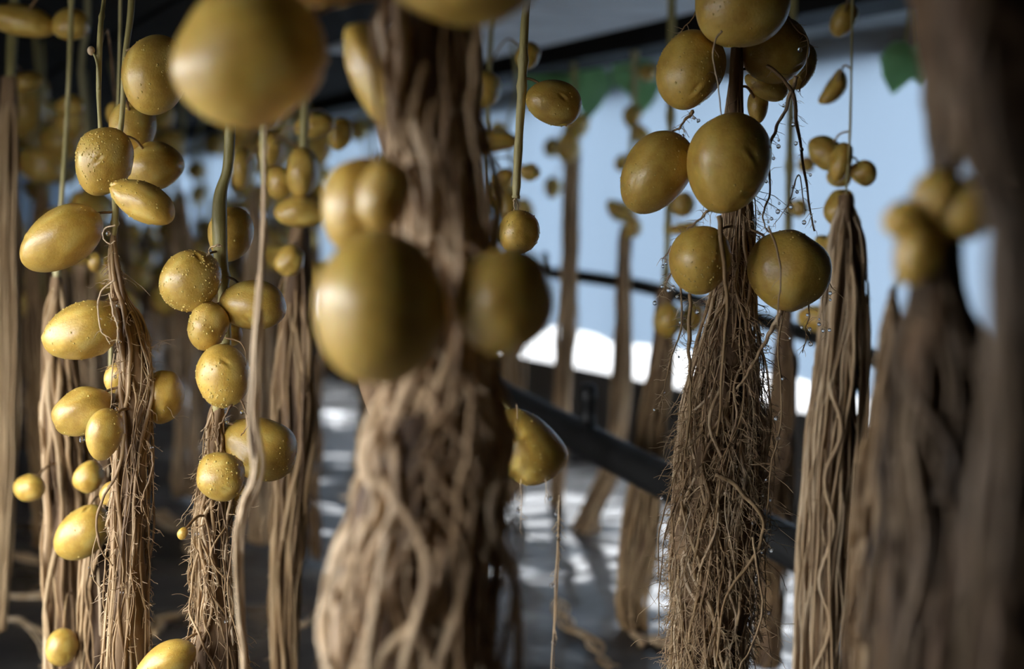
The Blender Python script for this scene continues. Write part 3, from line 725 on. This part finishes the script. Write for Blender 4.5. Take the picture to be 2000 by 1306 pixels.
mid = [
 # top left, under the tray
 (42, 42, 128, 66, -12, 1.12, 'wide blurred potato in the top corner under the dark tray', 'N'),
 (136, 50, 74, 62, 10, 1.12, 'small blurred potato under the dark tray with a bare stem hanging below it', 'N'),
 (135, 208, 60, 46, 5, 1.30, 'dim potato on the bare stem below the small one under the tray', 'N'),
 (228, 224, 40, 50, 20, 1.15, 'small dim potato behind the knobbly one on the olive stem', 'A2'),
 (52, 160, 70, 40, 10, 1.30, 'dull olive potato on top of the pale root column at the edge', 'M'),
 (186, 512, 40, 30, 80, 1.05, 'small blurred potato behind the glossy oblong one', 'N'),
 # around O
 (565, 510, 62, 56, 60, 1.06, 'dark green-brown potato at the neck of the tan root column', 'O'),
 (588, 415, 96, 62, 5, 1.08, 'dark flat potato on top of the tan root column beside the biggest ones', 'O'),
 (545, 356, 62, 56, 80, 1.10, 'olive potato beside a taller one above the tan root column', 'O'),
 (592, 340, 98, 64, 84, 1.08, 'tall olive potato above the tan root column', 'O'),
 (530, 292, 66, 44, 85, 1.18, 'shaded potato beside the bright gap above the tan root column', 'O'),
 (612, 246, 80, 50, 12, 1.15, 'olive potato just below the huge blurred one, over the tan column', 'O'),
 (664, 262, 60, 44, 70, 1.20, 'narrow olive potato between the huge blurred one and the middle roots', 'O'),
 (472, 330, 82, 40, 84, 1.25, 'dark narrow potato between the green stem and the bright gap', 'O'),
 # beside F and the middle curtain
 (945, 178, 72, 66, 70, 1.20, 'blurred brown potato between the middle roots and the green stem', 'S'),
 (958, 276, 100, 40, 0, 1.25, 'dark flat potato in front of bright gaps beside the green stem', 'S'),
 (1032, 110, 56, 44, 70, 1.10, 'small brown potato behind the green stem near the dark beam', 'S'),
 (1035, 336, 44, 36, 0, 1.30, 'small dark potato touching the lower green stem', 'S'),
 (984, 346, 50, 34, 20, 1.30, 'pale yellow far potato just beside the lower green stem', 'S'),
 (990, 400, 60, 44, 70, 1.34, 'pale yellow far potato above the small round one on the green stem', 'S'),
 # G, H
 (1126, 246, 56, 44, 60, 2.03, 'upper small far potato on the straight pale root', 'G'),
 (1110, 286, 60, 46, 80, 2.00, 'lower small far potato on the straight pale root', 'G'),
 (1078, 288, 40, 34, 70, 2.3, 'grey-brown far potato beside the straight pale root', 'G'),
 (1080, 366, 40, 34, 80, 2.3, 'faint far potato lower down beside the straight pale root', 'G'),
 (1210, 414, 66, 36, -25, 1.88, 'curved far potato on top of the sweeping pale root', 'H'),
 (1236, 446, 46, 34, 70, 1.88, 'small far potato under the curved one on the sweeping root', 'H'),
 (1236, 226, 46, 38, 70, 1.9, 'small brown far potato high on the stem of the sweeping root', 'H'),
 (1252, 262, 46, 34, -60, 1.9, 'narrow far potato under the brown one on the sweeping root stem', 'H'),
 (1266, 140, 36, 34, 0, 1.9, 'dark little potato beside the green leaves near the tray', 'H'),
 (1216, 318, 34, 30, 60, 1.9, 'small far potato showing behind the leaning egg-shaped one', 'H'),
 # I
 (1306, 626, 70, 58, 80, 1.42, 'dark potato at the top of the bent brown root column', 'I'),
 (1350, 622, 60, 50, 60, 1.44, 'tan blurred potato behind the white hairs of the dripping cluster', 'I'),
 (1333, 402, 50, 48, 60, 1.40, 'greenish blurred potato in the gap between two dark dripping potatoes', 'I'),
 (1336, 446, 60, 26, 10, 1.42, 'flat dark potato right above the round one with white hairs', 'I'),
 # J
 (1600, 622, 84, 50, -8, 1.30, 'yellow-brown potato behind the lowest broad one of the dripping cluster', 'J'),
 (1561, 406, 38, 36, 0, 1.34, 'small round dark potato hanging against the sheet above the broad one', 'J'),
 (1575, 322, 32, 30, 0, 1.34, 'smallest dark potato hanging against the sheet beside a loose root', 'J'),
 # K
 (1616, 300, 84, 62, -40, 1.02, 'blurred heart-shaped potato high on the broad pale column', 'K'),
 (1640, 318, 84, 44, 72, 1.00, 'pale side potato of the heart-shaped pair on the broad column', 'K'),
 (1686, 338, 56, 52, 0, 1.00, 'beige round potato sticking out from the broad pale column', 'K'),
 (1640, 344, 48, 42, 0, 1.04, 'small potato under the heart-shaped pair on the broad column', 'K'),
 (1640, 404, 70, 56, 70, 1.01, 'green-brown potato below the heart-shaped pair', 'K'),
 (1640, 466, 56, 44, 30, 1.06, 'dark potato sitting where the broad pale column begins', 'K'),
 (1616, 494, 84, 44, -62, 1.08, 'cream potato showing behind the lowest broad dripping one', 'K'),
 (1632, 172, 84, 40, 58, 1.06, 'bent bean-shaped potato hanging alone against the pale sheet', 'K'),
 (1650, 40, 72, 50, 62, 1.06, 'olive potato near the top edge beside the tray rim', 'K'),
 # L
 (1828, 382, 112, 104, 80, .39, 'black blurred potato on top of the near dark cluster', 'L'),
 (1772, 428, 96, 76, 10, .39, 'grey-brown potato jutting out sideways from the near dark cluster', 'L'),
 (1790, 500, 112, 92, 70, .39, 'lowest dark potato of the near blurred cluster', 'L'),
 (1884, 408, 122, 112, 60, .39, 'large brown potato on the outer side of the near dark cluster', 'L'),
]
for (x, y, w, h, rot, d, lab, key) in mid:
    potato(x, y, w, h, rot, d, lab, key, True, 0, taper=0.06, bend=0.5 if 'bean' in lab else 0.35 if 'curved' in lab else 0.0, eyes=3, lump=0.06)

# ------------------------------------------------------------------ the crowded plants farther down the bed
rng = random.Random(7)
def far_roots(seed):
    g = np.random.default_rng(seed)
    mb_ = MB(); L_ = CEIL - 0.02; n = int(g.integers(16, 26)); zs = -g.uniform(0.16, 0.30)
    for k in range(n):
        m_ = 16
        z = np.linspace(zs - g.uniform(0, 0.06), -L_ - 0.01, m_)
        ph = g.uniform(0, 6.28) + 0.5 * wander(g, m_, 3)
        rr = g.uniform(0.4, 1) * 0.020 * np.clip((zs - z) / 0.12 + 0.15, 0, 1) * (1 + 0.15 * wander(g, m_, 5))
        mb_.tube(np.column_stack([rr * np.cos(ph), rr * np.sin(ph), z]), g.uniform(0.0012, 0.0034), 4)
    return mb_.mesh('root_strands', M_ROOT if seed % 3 else M_PALE, True)
def far_stem(seed):
    g = np.random.default_rng(seed + 50); mb_ = MB()
    z = np.linspace(0.02, -0.34, 14)
    mb_.tube(np.column_stack([0.006 * wander(g, 14, 3), 0.006 * wander(g, 14, 3), z]), 0.0030, 5)
    return mb_.mesh('stem', M_STEM, True)
FR = [far_roots(k) for k in range(6)]; FS = [far_stem(k) for k in range(6)]
FSTOL = MB(); FSTOL.tube(np.array([[0, 0, 0], [0.012, 0, 0.008], [0.03, 0, 0.004]]), 0.0012, 5); FSTOL = FSTOL.mesh('stolon', M_ROOT, True)
MARKS = [(300, 147, 'the large bumpy potato under the tray'), (203, 316, 'the knobbly potato on the olive stem'), (118, 468, 'the glossy oblong potato'),
         (160, 645, 'the pimply oblong potato'), (318, 776, 'the shaded upright potato'), (450, 458, 'the upright potato behind the green stem'), (371, 548, 'the round warty potato'),
         (492, 597, 'the smooth wide potato on the string'), (492, 112, 'the huge blurred potato'), (700, 402, 'the blurred pale potato'), (738, 604, 'the biggest lower potato'),
         (981, 591, 'the round blurred potato by the curtain'), (1014, 453, 'the small round potato on the green stem'), (592, 340, 'the tall olive potato'),
         (565, 510, 'the dark potato at the tan column'), (42, 42, 'the wide blurred potato in the top corner'), (136, 50, 'the small blurred potato with a bare stem'),
         (57, 952, 'the small lone oval potato'), (850, 250, 'the dark top of the root curtain')]
def to_px(q):
    v_ = np.asarray(q) - C0; z_ = v_ @ FWD
    return 1000 + FPX * (v_ @ RIGHT) / z_, 653 - FPX * (v_ @ UP) / z_
ROOTMARKS = [(14, 800, 'the edge column'), (130, 900, 'the wide dim column'), (252, 950, 'the near tangled bundle'), (330, 900, 'the gap between the near bundles'), (415, 950, 'the brown bundle'),
             (480, 900, 'the blurred pale root'), (572, 850, 'the tan column'), (640, 800, 'the gap beside the root curtain'), (830, 950, 'the root curtain'), (1000, 900, 'the drop-shaped potato')]
def beside(q, marks=None):
    x, y = to_px(q)
    mx_, my_, nm = min(marks or MARKS, key=lambda m_: (m_[0] - x) ** 2 + (m_[1] - y) ** 2)
    dx, dy = x - mx_, y - my_
    rel = 'behind' if dx * dx + dy * dy < 45 ** 2 else ('above' if dy < 0 else 'below') if abs(dy) > 1.3 * abs(dx) else 'just left of' if dx < 0 else 'just right of'
    return rel + ' ' + nm
kept = []
FARPOT = 0
t = -0.2
while t < 6.2:
    s = 0.16
    while s < WIDTH - 0.05:
        tj, sj = t + rng.uniform(-.07, .07), s + rng.uniform(-.07, .07)
        p = bed(tj, sj, CEIL)
        d = p[1]
        px = 1000 + FPX * p[0] / max(d, .01)
        s += 0.21
        if d < 1.55 or not (-80 < px < 1030): continue
        if px > 700 and d < 2.0: continue
        if px > 840 and 2.15 < d < 2.7: continue
        if d > 3.6 and px < 300 and rng.random() < 0.6: continue
        kept.append((d, px, p))
    t += 0.24
kept.sort(key=lambda q: q[0])
for i, (d, px, p) in enumerate(kept):
    where = 'nearer' if d < 2.3 else 'farther'
    root = empty('root_bundle', p)
    tag(root, '%s blurred root column showing %s' % ('far' if d < 2.3 else 'very far', beside(p + np.array([0, 0, -0.55]), ROOTMARKS)), 'roots', 'root columns in the %s rows' % where)
    rz = rng.uniform(0, 6.28)
    for nm, me in (('root_strands', FR[i % 6]), ('stem', FS[(i * 5) % 6])):
        o = link(nm, me, root); o.rotation_euler = (0, 0, rz)
        if nm == 'root_strands': o['kind'] = 'stuff'
    for k in range(5 if d < 3.2 else 4 if d < 4.2 else 2):
        if FARPOT >= 190: break
        a = rng.uniform(0, 6.28); r = rng.uniform(0.018, 0.034)
        q = p + np.array([r * math.cos(a), r * math.sin(a), -rng.uniform(0.05, 0.40)])
        if not (-15 < to_px(q)[0] < 1040 and to_px(q)[1] > -15): continue
        FARPOT += 1
        o = link('potato', FARMESH[rng.randrange(5)])
        sz = rng.uniform(0.015, 0.025)
        o.location = q; o.rotation_euler = (rng.uniform(-.4, .4), rng.uniform(0.2, 1.5), rng.uniform(0, 6.28))
        el = rng.uniform(1.0, 1.45); o.scale = (sz * el, sz, sz)
        tag(o, '%s %s %sfar potato %s' % ('tiny' if sz / d < 0.0070 else 'small', 'round' if el < 1.2 else 'oblong', '' if d < 2.3 else 'very ', beside(q)), 'potato', 'potatoes in the %s rows' % where)

# ------------------------------------------------------------------ water pipe, hose, leaves, things on the ground
def elbow_cyl(mb_, p, q, r0, r1=None, sides=20):
    mb_.tube(np.array([p, p + (q - p) * 0.5, q]), np.array([r0, r0, r1 or r0]), sides)
pl, pr = P(1010, 790, 1.50), P(1650, 1122, 1.06)
dirp = (pr - pl) / np.linalg.norm(pr - pl)
A0 = pl - dirp * 0.26; A1 = pr + dirp * 0.62
pipe = empty('irrigation_pipe', (A0[0], A0[1], 0))
tag(pipe, 'thick straight black water pipe slanting behind the dripping roots', 'pipe')
b0 = np.array(pipe.location[:])
mb = MB(); mb.tube(np.array([A0 + (A1 - A0) * f for f in np.linspace(0, 1, 12)]), 0.0165, 28)
link('pipe_body', mb.mesh('pipe_body', M_PIPE, True, b0), pipe)
for c, sgn in ((A0, 1), (A1, -1)):
    mb = MB(); mb.tube(np.array([c - dirp * 0.004 * sgn, c, c + dirp * 0.03 * sgn]), 0.0195, 24)
    link('end_cap', mb.mesh('end_cap', M_PIPE, True, b0), pipe)
    mb = MB(); f0 = c + dirp * 0.02 * sgn; mb.tube(np.array([f0, f0 * [1, 1, 0.5], f0 * [1, 1, 0]]), 0.010, 14)
    link('pipe_leg', mb.mesh('pipe_leg', M_PIPE, True, b0), pipe)
def riser(base, h, r):
    mb_ = MB()
    zz = [-0.012, 0.004, 0.005, h * 0.55, h * 0.57, h * 0.93, h * 0.96, h]
    rr = [r * 1.35, r * 1.35, r, r, r * 1.12, r * 1.12, r * 0.8, r * 0.75]
    mb_.tube(np.array([base + np.array([0, 0, z]) for z in zz]), np.array(rr), 18)
    return mb_
nz0 = P(1176, 862, 1.385)
f = ((nz0 - pl) @ dirp); nb = pl + dirp * f + np.array([0, 0, 0.010])
link('spray_nozzle', riser(nb, 0.046, 0.0078).mesh('spray_nozzle', M_PIPE, True, b0), pipe)
nb2 = nb + dirp * 0.75
link('spray_nozzle', riser(nb2, 0.046, 0.0078).mesh('spray_nozzle', M_PIPE, True, b0), pipe)

hp = np.array([P(*q) for q in [(930, 522, 2.45), (985, 526, 2.33), (1060, 532, 2.2), (1180, 546, 2.03), (1300, 570, 1.88), (1460, 618, 1.7), (1600, 660, 1.55), (1725, 706, 1.42), (1900, 790, 1.25), (2120, 900, 1.1)]])
hose = empty('irrigation_hose', (hp[0][0], hp[0][1], 0))
tag(hose, 'thin sagging black hose crossing in front of the pale sheet', 'hose')
h0 = np.array(hose.location[:])
mb = MB(); mb.tube(smooth_path(hp, 80), 0.0094, 18)
link('hose_body', mb.mesh('hose_body', M_PIPE, True, h0), hose)
hb = P(1064, 530, 2.2)
link('spray_nozzle', riser(hb, 0.030, 0.005).mesh('spray_nozzle', M_PIPE, True, h0), hose)
for q in (hp[0], hp[-1]):
    mb = MB(); mb.tube(np.array([q, [q[0], q[1], (q[2] + CEIL) / 2], [q[0], q[1], CEIL + 0.01]]), 0.0012, 8)
    link('hanger_wire', mb.mesh('hanger_wire', M_BEAM, True, h0), hose)

# leafy shoots that droop below the tray along the sheet
def leaf_mesh(L_, W_, seed):
    g = np.random.default_rng(seed); n = 12; V, F_ = [], []
    for i in range(n + 1):
        f = i / n
        w = W_ * (math.sin(math.pi * f ** 0.75) ** 0.8) * (1 - 0.25 * f) + 0.0006
        for j in (-2, -1, 0, 1, 2):
            y = j / 2
            V.append((y * w * (1 + 0.06 * math.sin(f * 20)), 0.012 * f * f + abs(y) * w * 0.25 + 0.002 * math.sin(f * 9 + j), -f * L_))
    for i in range(n):
        for j in range(4): F_.append((i * 5 + j, i * 5 + j + 1, (i + 1) * 5 + j + 1, (i + 1) * 5 + j))
    m_ = len(V)
    V += [(x, y + 0.0006, z) for x, y, z in V]
    F_ += [tuple(q + m_ for q in reversed(ff)) for ff in F_]
    mb_ = MB(); mb_.add(V, F_)
    return mb_.mesh('leaf', M_LEAF, True)
def shoot(label, leaves, d):
    x0 = sum(l[0] for l in leaves) / len(leaves)
    top_ = P(x0, 40, d); top_[2] = CEIL + 0.01
    r = empty('leafy_shoot', top_); tag(r, label, 'leaves')
    for k, (x, y, L_, W_, rot, tilt) in enumerate(leaves):
        o = link('leaf', leaf_mesh(1.25 * L_ * d / FPX, 1.35 * W_ * d / FPX / 2, k), r)
        loc = P(x, y, d + 0.012 * (k % 3 - 1))
        o.location = Vector(loc) - Vector(top_); o.rotation_euler = (tilt, math.radians(rot), 0.3 * (k % 3 - 1))
        mb_ = MB(); tip = np.asarray(loc) - top_
        mb_.tube(smooth_path(np.array([[0, 0, 0], tip * [0.4, 0.4, 0.5] + [0, 0, 0.004], tip]), 10), 0.0013, 6)
        link('leaf_stalk', mb_.mesh('leaf_stalk', M_STEM, True), o if False else r)
shoot('bright green leaves drooping from the tray between the beam and the sheet',
      [(1100, 112, 70, 50, 30, 0.3), (1150, 100, 60, 54, -10, 0.5), (1168, 128, 90, 60, 6, 0.2), (1205, 116, 74, 56, -35, 0.3), (1232, 118, 60, 50, -60, 0.4), (1130, 132, 84, 40, 20, 0.2), (1252, 142, 64, 52, 0, 0.1), (1090, 128, 60, 44, 60, 0.3), (1040, 122, 50, 40, -10, 0.3)], 2.2)
shoot('single dark green leaf cluster beside the near dark roots under the tray rim',
      [(1765, 82, 84, 60, 12, 0.2), (1792, 84, 74, 64, -20, 0.3), (1806, 92, 66, 50, -40, 0.2), (1770, 84, 66, 46, 30, 0.5)], 1.62)

def ground_pt(px, py):
    v = P(px, py, 1.0) - C0; k = -CAMZ / v[2]; return C0 + v * k
fallen = [
 ([(0, 1085), (60, 1100), (120, 1130), (200, 1165)], 0.007, 'thick pale root lying on the liner beside the edge root column'),
 ([(-20, 1165), (60, 1160), (140, 1168), (230, 1190)], 0.006, 'second pale root lying lower on the liner by the wide root column'),
 ([(20, 1210), (70, 1240), (110, 1300), (150, 1330)], 0.004, 'thin whitish root trailing over the liner near the bottom corner'),
 ([(290, 1255), (340, 1225), (400, 1205), (450, 1180)], 0.007, 'tan root lying across the liner behind the brown bundle of the string'),
 ([(300, 1010), (350, 1040), (390, 1090), (440, 1100)], 0.009, 'soft pale root heap on the liner behind the two near bundles'),
 ([(560, 1150), (540, 1210), (590, 1240), (640, 1180)], 0.004, 'forked thin root on the liner below the tan root column'),
 ([(1090, 1190), (1110, 1230), (1150, 1270), (1190, 1310)], 0.005, 'grey root lying on the shining wet liner below the dangling hairy root'),
 ([(1240, 1262), (1300, 1268), (1360, 1290), (1420, 1300)], 0.008, 'tan root lying flat where the bent brown column meets the ground'),
]
for k, (ct, r, lab) in enumerate(fallen):
    g = np.random.default_rng(300 + k)
    base = ground_pt(*ct[0]); o = empty('fallen_root', base); tag(o, lab, 'root')
    for j in range(4):
        c = [ground_pt(x, y) for x, y in ct]
        p_ = smooth_path(np.array(c), 30); m_ = MB()
        off = np.column_stack([wander(g, 30, 4), wander(g, 30, 4), np.zeros(30)]) * r * 0.9
        p_ = p_ + off; p_[:, 2] = liner_height(p_[:, 0], p_[:, 1]) + r * 0.45
        m_.tube(p_, r * np.linspace(0.6, 0.3, 30) * (1 if j == 0 else 0.6), 7)
        link('root_strand', m_.mesh('root_strand', M_PALE if k != 3 else M_ROOT, True, base), o)

# ------------------------------------------------------------------ water drops on the hair tips and under the potatoes
v, f = ICO[2]
mb = MB(); mb.add(v * (1 - 0.0 * v[:, 2:3]) * np.array([1, 1, 1.12]), f)
DROPME = mb.mesh('water_drop', M_WATER, True)
for o_ in list(COL.objects):
    if o_.name.startswith('potato') and o_.get('label', '').startswith('smooth oval potato with a water drop'):
        d_ = link('water_drop', DROPME, o_); d_.matrix_parent_inverse = o_.matrix_basis.inverted()
        d_.location = P(160, 858, D1 - 0.012); d_.scale = (0.0015, 0.0015, 0.0017)
for root, base, q, r in DROPS:
    o = link('water_drop', DROPME, root); o.location = Vector(q - base) - Vector((0, 0, r * 0.6)); o.scale = (r, r, r)
